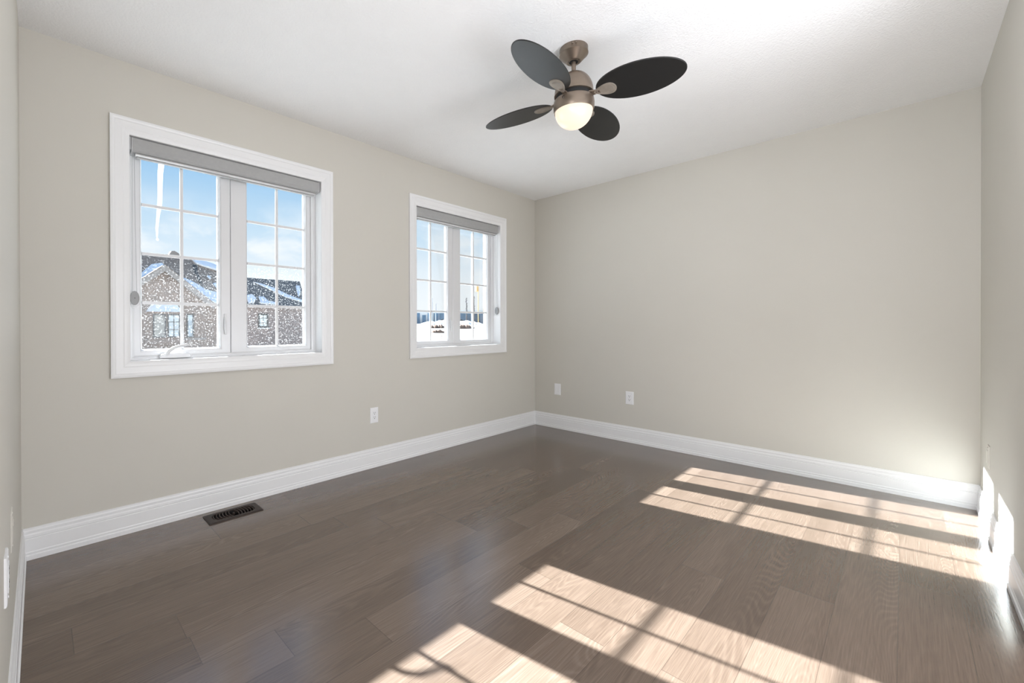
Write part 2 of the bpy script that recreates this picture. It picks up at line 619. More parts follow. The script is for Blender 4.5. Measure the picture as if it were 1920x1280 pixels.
bm = BM()
holed(bm, -AX, 0.0, 0.0, 0.12, 0.0, H, [(W1 - HW, W1 + HW, ZB, ZT), (W2 - HW, W2 + HW, ZB, ZT)], 0)
holed(bm, -AX, 0.0, 0.12, 0.25, 0.0, H, [(W1 - OHW, W1 + OHW, OZB, OZT), (W2 - OHW, W2 + OHW, OZB, OZT)], 1)
tag(obj('wall_north', bm, [M_wall, M_brick]), 'beige wall with the two windows', 'wall', kind='structure')
tag(obj('wall_east', bbox(0.0, 0.15, -BY - 0.15, 0.25, 0, H), M_wall), 'plain beige wall facing the camera on the right', 'wall', kind='structure')
tag(obj('wall_west', bbox(-AX - 0.15, -AX, -5.2, 0.25, 0, H), M_wall), 'beige wall at the left edge of the photo', 'wall', kind='structure')
DX0, DX1, DZ = -3.98, -1.60, 2.20  # made-up opening, out of view, sized to let the fill lights in
bm = BM()
holed(bm, -AX, 0.0, -BY - 0.12, -BY, 0.0, H, [(DX0, DX1, 0.0, DZ)])
tag(obj('wall_south', bm, M_wall), 'beige wall at the right edge of the photo', 'wall', kind='structure')
bm = BM()  # unseen hall walls, added around the fill lights
box(bm, -AX, -1.2, -5.2, -5.05, 0, H)
box(bm, -1.2, -1.05, -5.2, -BY - 0.12, 0, H)
tag(obj('wall_added_hall', bm, M_added_hall), 'made-up hall walls, unseen behind the camera', 'wall', kind='structure')

# baseboards: swept profile (height, depth)
PROF = [(0.0, 0.0), (0.0, 0.0165), (0.020, 0.0165), (0.024, 0.0125), (0.034, 0.0135), (0.038, 0.0120), (0.094, 0.0120),
        (0.097, 0.0085), (0.101, 0.0105), (0.112, 0.0100), (0.118, 0.0072), (0.130, 0.0080), (0.136, 0.0055), (0.1445, 0.0050), (0.1445, 0.0)]


def baseboard(name, p0, p1, nrm, label, miter=(True, True)):
    p0, p1, nrm = Vector(p0), Vector(p1), Vector(nrm)
    d = (p1 - p0).normalized()
    bm = BM()
    a, b_ = [], []
    for z, y in PROF:
        a.append(bm.verts.new(p0 + nrm * y + d * (y if miter[0] else 0) + Vector((0, 0, z))))
        b_.append(bm.verts.new(p1 + nrm * y - d * (y if miter[1] else 0) + Vector((0, 0, z))))
    n = len(a)
    for i in range(n):
        j = (i + 1) % n
        bm.faces.new((a[i], a[j], b_[j], b_[i]))
    bm.faces.new(a[::-1])
    bm.faces.new(b_)
    return tag(obj(name, bm, M_trim), label, 'baseboard', kind='structure')


baseboard('baseboard_north', (-AX, 0, 0), (0, 0, 0), (0, -1, 0), 'white moulded baseboard under the windows')
baseboard('baseboard_east', (0, 0, 0), (0, -BY, 0), (-1, 0, 0), 'white moulded baseboard along the plain wall')
baseboard('baseboard_south', (0, -BY, 0), (DX1 + 0.08, -BY, 0), (0, 1, 0), 'white moulded baseboard at the right edge', (True, False))
baseboard('baseboard_west', (-AX, -BY, 0), (-AX, 0, 0), (1, 0, 0), 'white moulded baseboard at the left edge')
# casing of the made-up opening that admits the fill lights, out of view
bm = BM()
for yy0, yy1 in ((-BY, -BY + 0.016),):
    box(bm, DX1, DX1 + 0.08, yy0, yy1, 0, DZ + 0.08)
    box(bm, DX0 - 0.05, DX1, yy0, yy1, DZ, DZ + 0.08)
tag(obj('trim_1', bm, M_trim), 'white casing of the made-up hall opening', 'trim', kind='structure')

# ================================================================== WINDOWS
CAS = [(0.0, 0.0), (0.0, -0.018), (0.010, -0.0195), (0.018, -0.0175), (0.022, -0.0145), (0.052, -0.0125), (0.058, -0.0095),
       (0.068, -0.0085), (0.0775, -0.0065), (0.083, -0.004), (0.083, 0.0)]
MUNT = (1.203, 1.475, 1.745)


def make_window(name, cx, label, crank):
    root = tag(empty(name, (cx, 0, 0)), label, 'window', kind='structure')
    bm = BM()
    ring(bm, -0.6275, 0.6275, 0.8065, 2.1515, CAS)
    obj('casing', bm, M_trim, root)
    bm = BM()
    ring(bm, -HW, HW, ZB, ZT, [(0, 0.0), (0.006, -0.001), (0.006, 0.086), (0, 0.086)])
    obj('jamb', bm, M_trim, root)
    bm = BM()
    ring(bm, -HW, HW, ZB, ZT, [(0, 0.15), (0, 0.0855), (0.024, 0.0855), (0.026, 0.088), (0.0355, 0.092), (0.0355, 0.15)], (1, 1, 0.72, 0.72))
    obj('frame', bm, M_vinyl, root)
    for side in (0, 1):
        x0, x1 = ((-0.515, -0.0185), (-0.0155, 0.515))[side]
        ws = ((0.040, 0.0665, 0.036, 0.035), (0.1055, 0.040, 0.036, 0.035))[side]
        p0, p1, z0, z1 = x0 + ws[0], x1 - ws[1], 0.909 + 0.036, 2.0495 - 0.035
        bm = BM()
        # flat face, then a small step and a sloping glazing bead (bead has the same width on every side)
        ring(bm, x0, x1, 0.909, 2.0495, [(0, 0.148), (0, 0.106), (0.04, 0.1035), (1, 0.1035), (1, 0.108)], tuple(k - 0.014 for k in ws), closed=False)
        ring(bm, p0 - 0.014, p1 + 0.014, z0 - 0.014, z1 + 0.014, [(0, 0.108), (0.004, 0.1085), (0.006, 0.106), (0.0125, 0.124), (0.014, 0.127), (0.014, 0.148)], closed=False)
        sash = obj('sash', bm, M_vinyl, root)
        bm = BM()
        box(bm, p0 - 0.003, p1 + 0.003, 0.130, 0.134, z0 - 0.003, z1 + 0.003)
        obj('glass_pane', bm, M_glass if crank else M_glass_clean, sash)
        bm = BM()
        xm = (p0 + p1) / 2
        hb = 0.0085
        box(bm, xm - hb, xm + hb, 0.1195, 0.1285, z0, z1)
        for zz in MUNT:
            box(bm, p0, p1, 0.1200, 0.1280, zz - hb, zz + hb)
        obj('grille', bm, M_vinyl, sash, bevel=0.002)
    # lock lever on the operating sash
    lx = -0.048
    bm = BM()
    box(bm, lx - 0.009, lx + 0.009, 0.0975, 0.1035, 1.045, 1.150)
    lock = obj('sash_lock', bm, M_vinyl, root, bevel=0.003)
    bm = BM()
    tube(bm, [(lx - 0.004, 0.0985, 1.128), (lx - 0.005, 0.088, 1.110), (lx - 0.006, 0.083, 1.075), (lx - 0.004, 0.086, 1.035), (lx - 0.002, 0.088, 1.022)], [0.0055, 0.006, 0.006, 0.005, 0.004], 10)
    obj('lock_lever', bm, M_vinyl, lock, smooth=True)
    if crank:
        kx = -0.325
        bm = BM()
        pts = [(-0.078, 0), (-0.080, 0.010), (-0.070, 0.024), (-0.045, 0.030), (0.040, 0.030), (0.066, 0.026), (0.076, 0.014), (0.076, 0)]
        prism(bm, [(kx + a, 0.052, 0.8925 + b_) for a, b_ in pts], (0, 0.034, 0))
        hs = obj('crank_housing', bm, M_vinyl, root, bevel=0.005)
        bm = BM()
        tube(bm, [(kx - 0.045, 0.055, 0.915), (kx - 0.035, 0.046, 0.935), (kx - 0.010, 0.042, 0.953), (kx + 0.030, 0.042, 0.963), (kx + 0.060, 0.044, 0.970)], [0.010, 0.0095, 0.0085, 0.0075, 0.007], 12)
        obj('crank_handle', bm, M_vinyl, hs, smooth=True)
        bm = BM()
        bmesh.ops.create_uvsphere(bm, u_segments=14, v_segments=8, radius=0.010, matrix=Matrix.Translation((kx + 0.066, 0.044, 0.975)) @ Matrix.Diagonal((1, 1, 1.35, 1)))
        obj('crank_knob', bm, M_rail, hs, smooth=True)
    return root


make_window('window_1', W1, 'larger-looking white casement window nearer the camera, houses outside', True)
make_window('window_2', W2, 'white casement window near the room corner, snowy field outside', False)


def make_blind(cx, label, side, turn):
    root = tag(empty('roller_blind', (cx, 0, 0)), label, 'blind', 'grey roller blinds rolled up in the window heads')
    hw = 0.527
    cross = [(0.068, 2.0655), (0.012, 2.0655), (0.008, 2.062), (0.008, 2.012), (0.011, 2.000), (0.019, 1.992), (0.030, 1.989), (0.068, 1.989)]
    bm = BM()
    prism(bm, [(-hw, y, z) for y, z in cross], (2 * hw, 0, 0))
    cas = obj('cassette', bm, M_valance, root, bevel=0.0015)
    for s in (-1, 1):
        bm = BM()
        prism(bm, [(s * hw, y, z) for y, z in cross], (s * 0.006, 0, 0))
        obj('end_cap', bm, M_chain, root)
        bm = BM()
        box(bm, min(s * 0.533, s * 0.5435), max(s * 0.533, s * 0.5435), 0.016, 0.066, 2.000, 2.067)
        obj('mounting_bracket', bm, M_chain, root)
    bm = BM()
    prism(bm, [(-hw + 0.012, y, z) for y, z in ((0.026, 1.989), (0.022, 1.984), (0.022, 1.979), (0.027, 1.976), (0.046, 1.976), (0.050, 1.980), (0.050, 1.989))], (2 * hw - 0.024, 0, 0))
    obj('bottom_rail', bm, M_rail, root)
    bm = BM()
    prism(bm, [(-hw + 0.02, y, z) for y, z in ((0.030, 1.976), (0.030, 1.968), (0.045, 1.966), (0.045, 1.976))], (2 * hw - 0.04, 0, 0))
    obj('fabric_hem', bm, M_valance, root)
    # bead chain loop and its tensioner
    chx = side * 0.5345 if turn else side * 0.520
    zt, zb = 1.995, 1.252
    bm = BM()
    if turn:
        tube(bm, [(chx, 0.022, zt), (chx, 0.026, 1.6), (chx, 0.030, zb)], 0.0013, 6)
        tube(bm, [(chx, 0.052, zt), (chx, 0.046, 1.6), (chx, 0.036, zb)], 0.0013, 6)
    else:
        tube(bm, [(chx - 0.008, 0.030, zt), (chx - 0.010, 0.032, 1.6), (chx - 0.011, 0.034, zb)], 0.0013, 6)
        tube(bm, [(chx + 0.003, 0.050, zt), (chx + 0.006, 0.046, 1.6), (chx + 0.010, 0.036, zb)], 0.0013, 6)
    obj('bead_chain', bm, M_chain, root)
    bm = BM()
    a, b_ = 0.021, 0.037
    outl = [(a * math.cos(q), b_ * math.sin(q)) for q in [i * 2 * math.pi / 28 for i in range(28)]]
    zc = 1.222
    if turn:
        prism(bm, [(chx - 0.006, 0.034 + u, zc + v) for u, v in outl], (0.012, 0, 0))
    else:
        prism(bm, [(chx + u, 0.028, zc + v) for u, v in outl], (0, 0.012, 0))
    tn = obj('chain_tensioner', bm, M_tens, root, bevel=0.003)
    bm = BM()
    loop = [(a * 1.25 * math.cos(q), b_ * 1.12 * math.sin(q) - 0.012) for q in [math.pi + i * math.pi / 16 for i in range(17)]]
    if turn:
        tube(bm, [(chx, 0.034 + u, zc + v) for u, v in loop], 0.0018, 8)
    else:
        tube(bm, [(chx + u, 0.040, zc + v) for u, v in loop], 0.0018, 8)
    obj('clear_holder', bm, M_clear, tn, smooth=True)
    bm = BM()
    if turn:
        box(bm, chx - 0.0075, chx - 0.006, 0.032, 0.036, zc - 0.002, zc + 0.002)
    else:
        box(bm, chx - 0.002, chx + 0.002, 0.0265, 0.028, zc - 0.002, zc + 0.002)
    obj('screw', bm, M_slot, tn)
    return root


make_blind(W1, 'grey roller blind rolled up in the window nearer the camera, chain hanging at its left', -1, False)
make_blind(W2, 'grey roller blind rolled up in the window by the corner, chain hanging at its right', 1, True)


# ================================================================== WALL PLATES
def plate_root(name, pos, rz, label, cat, group=None):
    r = tag(empty(name, pos), label, cat, group)
    r.rotation_euler = (0, 0, rz)
    return r


def plate_parts(root, mat, style):
    """local frame: +x right, +z up, -y out of the wall"""
    w, h = 0.036, 0.0585
    bm = BM()
    ring(bm, -w, w, -h, h, [(0, 0), (0, -0.0035), (0.003, -0.0055), (0.0185, -0.0062), (0.0195, -0.005)], (1, 1, 1.28, 1.28), closed=False)
    box(bm, -w + 0.019, w - 0.019, -0.0045, 0.0, -h + 0.0245, h - 0.0245)
    cover = obj('cover_plate', bm, mat, root)
    if style == 'outlet':
        bm = BM()
        box(bm, -0.0163, 0.0163, -0.0075, -0.004, -0.0335, 0.0335)
        face = obj('receptacle', bm, mat, root, bevel=0.0012)
        bm = BM()
        for zc in (0.0165, -0.0165):
            box(bm, -0.0075, -0.0050, -0.0078, -0.007, zc - 0.001, zc + 0.008)
            box(bm, 0.0050, 0.0075, -0.0078, -0.007, zc - 0.001, zc + 0.008)
            box(bm, -0.0028, 0.0028, -0.0078, -0.007, zc - 0.0105, zc - 0.0055)
        obj('slots', bm, M_slot, face)
    elif style == 'jack':
        bm = BM()
        box(bm, -0.0163, 0.0163, -0.0068, -0.004, -0.0335, 0.0335)
        face = obj('insert', bm, mat, root, bevel=0.001)
        bm = BM()
        box(bm, -0.0095, 0.0095, -0.0085, -0.0066, 0.012, 0.026)
        obj('port_cover', bm, mat, face, bevel=0.001)
    elif style == 'rocker':
        bm = BM()
        vs = box(bm, -0.0163, 0.0163, -0.0085, -0.004, -0.0335, 0.0335)
        face = obj('insert', bm, mat, root, bevel=0.001)
    for s in (1, -1):
        bm = BM()
        lathe(bm, [(0.0, -0.0012), (0.0028, -0.0008), (0.003, 0.0005), (0, 0.0005)], n=12)
        sc = obj('screw', bm, mat, root)
        sc.rotation_euler = (R(-90), 0, 0)
        sc.location = (0, -0.006, s * 0.0485)
    return root


G = 'electrical wall plates'
plate_parts(plate_root('wall_outlet', (-2.116, 0, 0.3935), 0, 'white outlet on the wall between and below the two windows', 'outlet'), M_plate, 'outlet')
plate_parts(plate_root('wall_outlet', (0, -1.027, 0.4060), R(-90), 'white outlet low on the plain far wall, right of the blank plate', 'outlet'), M_plate, 'outlet')
plate_parts(plate_root('wall_outlet', (-AX, -1.262, 0.4645), R(90), 'white outlet seen edge on, on the wall at the left edge', 'outlet'), M_plate, 'outlet')
plate_parts(plate_root('wall_jack', (0, -0.280, 0.4080), R(-90), 'white jack plate without sockets, nearest the room corner on the far wall', 'wall plate'), M_plate, 'jack')
plate_parts(plate_root('wall_plate', (-AX - 0.0035, -0.935, 0.468), R(90), 'beige painted plate seen edge on, beyond the white outlet at the left edge', 'wall plate'), M_wallplate, 'jack')
plate_parts(plate_root('wall_plate', (-0.372, -BY, 0.385), R(180), 'pale plate above the sunlit baseboard on the right edge wall', 'wall plate'), M_wallplate, 'rocker')

# ================================================================== FLOOR REGISTER
reg = tag(empty('floor_register', (-3.174, -0.1345, 0)), 'brown metal floor register with curved louvres below the nearer window', 'floor vent')


def stadium(a, b_, n=8):
    r = b_ * 0.75
    pts = []
    for cx_, cy_, st in ((a - r, b_ - r, 0), (-a + r, b_ - r, 90), (-a + r, -b_ + r, 180), (a - r, -b_ + r, 270)):
        for i in range(n + 1):
            q = R(st + 90 * i / n)
            pts.append((cx_ + r * math.cos(q), cy_ + r * math.sin(q)))
    return pts


bm = BM()
inner = stadium(0.112, 0.046)
n = len(inner)


def outer_at(u, v, ex, ey):
    k = min(ex / max(abs(u), 1e-9), ey / max(abs(v), 1e-9))
    return (u * k, v * k)


loops = []
for off, z in ((None, 0.001), (None, 0.0065)):
    loops.append([bm.verts.new((u, v, z)) for u, v in inner])
for ex, ey, z in ((0.139, 0.063, 0.0065), (0.1445, 0.0675, 0.0040), (0.1455, 0.0685, 0.0003)):
    lp = []
    for u, v in inner:
        sx_, sy_ = u * ex / 0.112, v * ey / 0.046
        q = outer_at(sx_, sy_, ex, ey) if (abs(abs(u) - 0.112) < 0.036 and abs(abs(v) - 0.046) < 0.036) else outer_at(sx_, sy_, ex, ey)
        lp.append(bm.verts.new((q[0], q[1], z)))
    loops.append(lp)
for a, b_ in zip(loops, loops[1:]):
    for i in range(n):
        bm.faces.new((a[i], a[(i + 1) % n], b_[(i + 1) % n], b_[i]))
obj('frame', bm, M_reg, reg, smooth=False)
bm = BM()
box(bm, -0.1135, 0.1135, -0.0475, -0.0455, -0.16, 0.0005)
box(bm, -0.1135, 0.1135, 0.0455, 0.0475, -0.16, 0.0005)
box(bm, -0.1135, -0.1115, -0.0455, 0.0455, -0.16, 0.0005)
box(bm, 0.1115, 0.1135, -0.0455, 0.0455, -0.16, 0.0005)
box(bm, -0.1135, 0.1135, -0.0475, 0.0475, -0.165, -0.16)
obj('duct_opening', bm, M_duct, reg)
for s in (-1, 1):
    for i in range(6):
        xb = s * (0.017 + i * 0.0165)
        bm = BM()
        pts = []
        for k in range(9):
            v = -0.043 + k * 0.086 / 8
            bow = 0.010 * (1 - (v / 0.046) ** 2)
            pts.append((xb + s * bow - s * 0.004, v))
        for side_ in (0,):
            a = [bm.verts.new((x, y, 0.0050)) for x, y in pts]
            b1 = [bm.verts.new((x + 0.0026, y, 0.0050)) for x, y in pts]
            c1 = [bm.verts.new((x + s * 0.001, y, -0.0040)) for x, y in pts]
            d1 = [bm.verts.new((x + 0.0026 + s * 0.001, y, -0.0040)) for x, y in pts]
            for k in range(8):
                bm.faces.new((a[k], a[k + 1], b1[k + 1], b1[k]))
                bm.faces.new((c1[k], d1[k], d1[k + 1], c1[k + 1]))
                bm.faces.new((a[k], c1[k], c1[k + 1], a[k + 1]))
                bm.faces.new((b1[k], b1[k + 1], d1[k + 1], d1[k]))
            bm.faces.new((a[0], b1[0], d1[0], c1[0]))
            bm.faces.new((a[-1], c1[-1], d1[-1], b1[-1]))
        obj('louvre', bm, M_fin, reg)
bm = BM()
lathe(bm, [(0, 0.0065), (0.006, 0.0062), (0.007, 0.004), (0.007, -0.006), (0, -0.006)], n=16)
obj('damper_knob', bm, M_reg, reg)

# ================================================================== CEILING FAN
FX, FY = -2.036, -1.623
fan = tag(empty('ceiling_fan', (FX, FY, H)), 'four-blade black and bronze ceiling fan with a lit globe', 'ceiling fan')


def fz(z):
    return z - H


bm = BM()
lathe(bm, [(0, 0), (0.066, 0), (0.0675, -0.002), (0.0675, -0.0255), (0.0690, -0.0275), (0.0690, -0.0310), (0.066, -0.0330),
           (0.0355, -0.0655), (0.0335, -0.0670), (0.0215, -0.0670), (0.0205, -0.0650), (0.0205, -0.050), (0, -0.050)], n=64)
can = obj('canopy', bm, M_nickel, fan, smooth=True)
bm = BM()
lathe(bm, [(0, -0.0635), (0.0208, -0.0635), (0.0208, -0.0672), (0, -0.0672)], n=32)
obj('canopy_bore', bm, M_black, can)
for q in (25, 145, 265):
    bm = BM()
    lathe(bm, [(0, 0), (0.0022, 0), (0.0022, -0.0012), (0, -0.0012)], c=(0.028 * math.cos(R(q)), 0.028 * math.sin(R(q)), -0.0668), n=10)
    obj('canopy_screw', bm, M_black, can)
for q in (205, 219):
    bm = BM()
    bmesh.ops.create_uvsphere(bm, u_segments=12, v_segments=8, radius=0.005, matrix=Matrix.Translation((0.068 * math.cos(R(q)), 0.068 * math.sin(R(q)), -0.010)))
    obj('side_screw', bm, M_nickel, can, smooth=True)
bm = BM()
lathe(bm, [(0, -0.05), (0.0105, -0.05), (0.0105, fz(2.316)), (0, fz(2.316))], n=28)
obj('downrod', bm, M_nickel, fan, smooth=True)
bm = BM()
prof = [(0, fz(2.322)), (0.0165, fz(2.322)), (0.0175, fz(2.319)), (0.0185, fz(2.315))]
for i in range(1, 13):
    q = R(90 - i * 90 / 12)
    prof.append((0.0185 + 0.0735 * math.cos(q), fz(2.217) + (2.315 - 2.217) * math.sin(q)))
prof += [(0.0930, fz(2.214)), (0.0930, fz(2.209)), (0, fz(2.209))]
lathe(bm, prof, n=64)
obj('motor_housing', bm, M_nickel, fan, smooth=True)
bm = BM()
lathe(bm, [(0, fz(2.2095)), (0.083, fz(2.2095)), (0.083, fz(2.186)), (0, fz(2.186))], n=64)
obj('rotor', bm, M_black, fan, smooth=True)
bm = BM()
lathe(bm, [(0, fz(2.187)), (0.0905, fz(2.187)), (0.0935, fz(2.184)), (0.0955, fz(2.178)), (0.0975, fz(2.160)), (0.0965, fz(2.140)), (0.0935, fz(2.129)), (0.0915, fz(2.128)), (0.0895, fz(2.132)), (0, fz(2.132))], n=64)
lk = obj('light_kit', bm, M_nickel, fan, smooth=True)
bm = BM()
lathe(bm, [(0, -0.002), (0.0055, -0.001), (0.0065, 0.0015), (0.0065, -0.003), (0, -0.003)], n=18)
q = R(181)
sw = obj('switch_hole', bm, M_black, lk)
sw.location = (0.0968 * math.cos(q), 0.0968 * math.sin(q), fz(2.168))
sw.rotation_euler = Vector((math.cos(q), math.sin(q), 0)).to_track_quat('Z', 'Y').to_euler()
bm = BM()
box(bm, -0.002, 0.002, -0.0065, -0.0035, -0.001, 0.0025)
st = obj('chain_stub', bm, M_medal, lk)
st.location = sw.location
st.rotation_euler = sw.rotation_euler
bm = BM()
GR = 0.0890
prof = [(0, fz(2.131)), (GR, fz(2.131))]
for i in range(1, 17):
    q = R(i * 90 / 16)
    prof.append((GR * math.cos(q), fz(2.131) - 0.0855 * math.sin(q)))
lathe(bm, prof, n=64)
obj('glass_globe', bm, M_globe, fan, smooth=True)
RC, BA, BB, EGG, AZ, BZ = 0.304, 0.191, 0.100, -0.029, -1.438, 2.192
BL = [(0.0, -18.2, 0.077, -1.8), (-90.0, -12.3, -0.146, -4.7), (180.0, -7.4, 0.018, 2.3), (90.0, -4.2, 0.104, -2.3)]


def teardrop(k, n=32):
    pts = []
    for i in range(n):
        q = 2 * math.pi * i / n
        u = 0.154 + k * 0.052 * math.cos(q)
        v = k * 0.034 * math.sin(q) * (0.62 + 0.38 * math.cos(q * 0.5) ** 0) * (1.0 + 0.42 * math.cos(q)) / 1.12
        pts.append((u, v))
    return pts


for da, pit, droop, daz in BL:
    az = AZ + R(da) + R(daz)
    d = Vector((math.cos(az), math.sin(az), 0))
    nn = Vector((-math.sin(az), math.cos(az), 0))

    def P(u, v, h):
        return d * u + nn * (v * math.cos(R(pit))) + Vector((0, 0, fz(BZ) - droop * (u - 0.1) + v * math.sin(R(pit)) + h))
    bm = BM()
    K = 64
    rings = []
    for sc_, h in ((0.985, 0.0028), (1.0, 0.0012), (1.0, -0.0012), (0.985, -0.0028)):
        rings.append([bm.verts.new(P(RC + BA * sc_ * math.cos(2 * math.pi * i / K), BB * sc_ * math.sin(2 * math.pi * i / K) * (1 + EGG * math.cos(2 * math.pi * i / K)), h)) for i in range(K)])
    for a, b_ in zip(rings, rings[1:]):
        for i in range(K):
            bm.faces.new((a[i], a[(i + 1) % K], b_[(i + 1) % K], b_[i]))
    bm.faces.new(rings[0])
    bm.faces.new(rings[-1][::-1])
    bl = obj('blade', bm, M_blade, fan)
    # stepped teardrop medallion under the blade root
    bm = BM()
    rg = []
    for k, h in ((1.0, -0.0025), (1.0, -0.0062), (0.93, -0.0072), (0.88, -0.0058), (0.80, -0.0058), (0.77, -0.0068), (0.70, -0.0068), (0.66, -0.0055), (0.3, -0.0058)):
        rg.append([bm.verts.new(P(u, v, h)) for u, v in teardrop(k)])
    for a, b_ in zip(rg, rg[1:]):
        for i in range(32):
            bm.faces.new((a[i], a[(i + 1) % 32], b_[(i + 1) % 32], b_[i]))
    bm.faces.new(rg[0])
    bm.faces.new(rg[-1][::-1])
    obj('medallion', bm, M_medal, bl, smooth=True)
    # blade arm from the rotor to the blade root
    bm = BM()
    for (u0, w0), (u1, w1) in (((0.075, 0.016), (0.13, 0.011)),):
        a = [bm.verts.new(P(u0, s * w0, h)) for s, h in ((-1, 0.004), (1, 0.004), (1, -0.005), (-1, -0.005))]
        b_ = [bm.verts.new(P(u1, s * w1, h)) for s, h in ((-1, -0.0025), (1, -0.0025), (1, -0.0065), (-1, -0.0065))]
        for i in range(4):
            bm.faces.new((a[i], a[(i + 1) % 4], b_[(i + 1) % 4], b_[i]))
        bm.faces.new(a)
        bm.faces.new(b_[::-1])
    obj('blade_arm', bm, M_nickel, bl, bevel=0.002)

# ================================================================== OUTSIDE
GZ = -3.2


def sstep(a, b_, x):
    k = max(0, min(1, (x - a) / (b_ - a)))
    return k * k * (3 - 2 * k)


random.seed(4)


def ground_h(x, y):
    e = Vector((x + 4, y + 2.7))
    ang = math.degrees(math.atan2(e.y, e.x))
    side = 1 - sstep(56, 64, ang)
    h = GZ + side * 5.1 * sstep(38, 140, e.length)
    if e.length > 45:
        h += side * 0.07 * (math.sin(x * 0.31) * math.cos(y * 0.23) + 0.5 * math.sin(x * 0.8 + y * 0.5))
    return h


bm = BM()
xs = [-60 + i * 4 for i in range(76)]
ys = [0.26, 4] + [8 + i * 4 for i in range(64)]
gv = [[bm.verts.new((x, y, ground_h(x, y))) for x in xs] for y in ys]
for r0, r1 in zip(gv, gv[1:]):
    for i in range(len(xs) - 1):
        bm.faces.new((r0[i], r0[i + 1], r1[i + 1], r1[i]))
tag(obj('ground', bm, M_ground, smooth=True), 'snow covered ground outside', 'ground', kind='structure')

bm = BM()
box(bm, -AX - 0.6, 0.6, 0.25, 0.62, 2.62, 2.74)
tag(obj('roof_eave', bm, M_trim), 'eave above the windows outside', 'roof', kind='structure')

# icicle hanging in front of the nearer window
bm = BM()
ic = [(2.62, 0.022), (2.4, 0.0195), (2.2, 0.0175), (2.05, 0.0150), (1.92, 0.0125), (1.86, 0.0130), (1.78, 0.0088), (1.70, 0.0072), (1.655, 0.0045), (1.635, 0.0028)]
tube(bm, [(-3.405 - 0.055 * (2.14 - z) + 0.004 * math.sin(z * 21), 0.5, z) for z, r_ in ic], [r_ for z, r_ in ic], 14)
bmesh.ops.create_uvsphere(bm, u_segments=12, v_segments=8, radius=0.008, matrix=Matrix.Translation((-3.430, 0.5, 1.628)))
tag(obj('icicle', bm, M_ice, smooth=True), 'long thin icicle with a drop at its tip outside the nearer window', 'icicle')


def flat_patch(bm, pts, th, nrm):
    nrm = Vector(nrm).normalized()
    prism(bm, [Vector(p) + nrm * 0.002 for p in pts], nrm * th)


def far_window(root, name, x0, x1, z0, z1, y, frame_w, pane_m, nx=1, nz=1, label=None):
    bm = BM()
    ring(bm, x0, x1, z0, z1, [(0, y), (0, y - 0.06), (1, y - 0.06), (1, y)], (frame_w,) * 4)
    for i in range(1, nx):
        xm = x0 + (x1 - x0) * i / nx
        box(bm, xm - 0.02, xm + 0.02, y - 0.05, y, z0 + frame_w, z1 - frame_w)
    for i in range(1, nz):
        zm = z0 + (z1 - z0) * i / nz
        box(bm, x0 + frame_w, x1 - frame_w, y - 0.05, y, zm - 0.02, zm + 0.02)
    f = obj(name, bm, M_darkframe, root)
    obj('pane', bbox(x0 + frame_w * 0.5, x1 - frame_w * 0.5, y - 0.03, y - 0.005, z0 + frame_w * 0.5, z1 - frame_w * 0.5), pane_m, f)
    return f


# --- house with the gable
hA = tag(empty('house', (0, 0, 0)), 'tan brick house with a gable and bay window, snow on its brown roof', 'house')
obj('wall', bbox(-8, 5.6, 26.35, 34, GZ, 2.5), M_brick, hA)
bm = BM()
prism(bm, [(-1.14, 26.0, GZ), (3.47, 26.0, GZ), (3.47, 26.0, 2.65), (1.27, 26.0, 4.40), (-1.14, 26.0, 2.65)], (0, 0.5, 0))
obj('gable_wall', bm, M_brick, hA)
bm = BM()
vv = [bm.verts.new(p) for p in ((-8.4, 25.95, 2.45), (6.0, 25.95, 2.45), (5.15, 29.4, 5.18), (3.80, 30.0, 5.78), (-4.2, 30.0, 5.78), (-8.4, 34.2, 2.45), (6.2, 34.2, 2.45))]
for f in ((0, 1, 2, 3, 4), (1, 6, 2), (6, 5, 4, 3, 2), (5, 0, 4), (0, 5, 6, 1)):
    bm.faces.new([vv[i] for i in f])
roofA = obj('roof', bm, M_shA, hA)
# gable roof: two thin slopes running back into the main roof
bm = BM()
for s, xe in ((-1, -1.30), (1, 3.84)):
    apex_f, apex_b = Vector((1.27, 25.75, 4.52)), Vector((1.27, 28.55, 4.52))
    ef, eb = Vector((xe, 25.75, 2.44)), Vector((xe, 26.0, 2.44))
    nrm = Vector((s * 2.08, 0, 2.57)).normalized()
    prism(bm, [apex_f, ef, eb, apex_b], nrm * 0.10)
obj('gable_roof', bm, M_shA, hA)
for s, xe in ((-1, -1.32), (1, 3.86)):
    bm = BM()
    dn = Vector((xe - 1.27, 0, 2.42 - 4.54)).normalized()
    pr = Vector((-dn.z * s, 0, dn.x * s))
    if pr.z > 0:
        pr = -pr
    a, b_ = Vector((1.27, 25.70, 4.60)), Vector((xe, 25.70, 2.42 + 0.06))
    prism(bm, [a, b_, b_ - Vector((0, 0, 0.34)), a - Vector((0, 0, 0.36))], (0, 0.06, 0))
    obj('fascia_board', bm, M_fascia, hA)
NA = (0, -0.82, 1)


def on_A(pts):
    return [(x, y, 2.45 + 0.822 * (y - 25.95)) for x, y in pts]


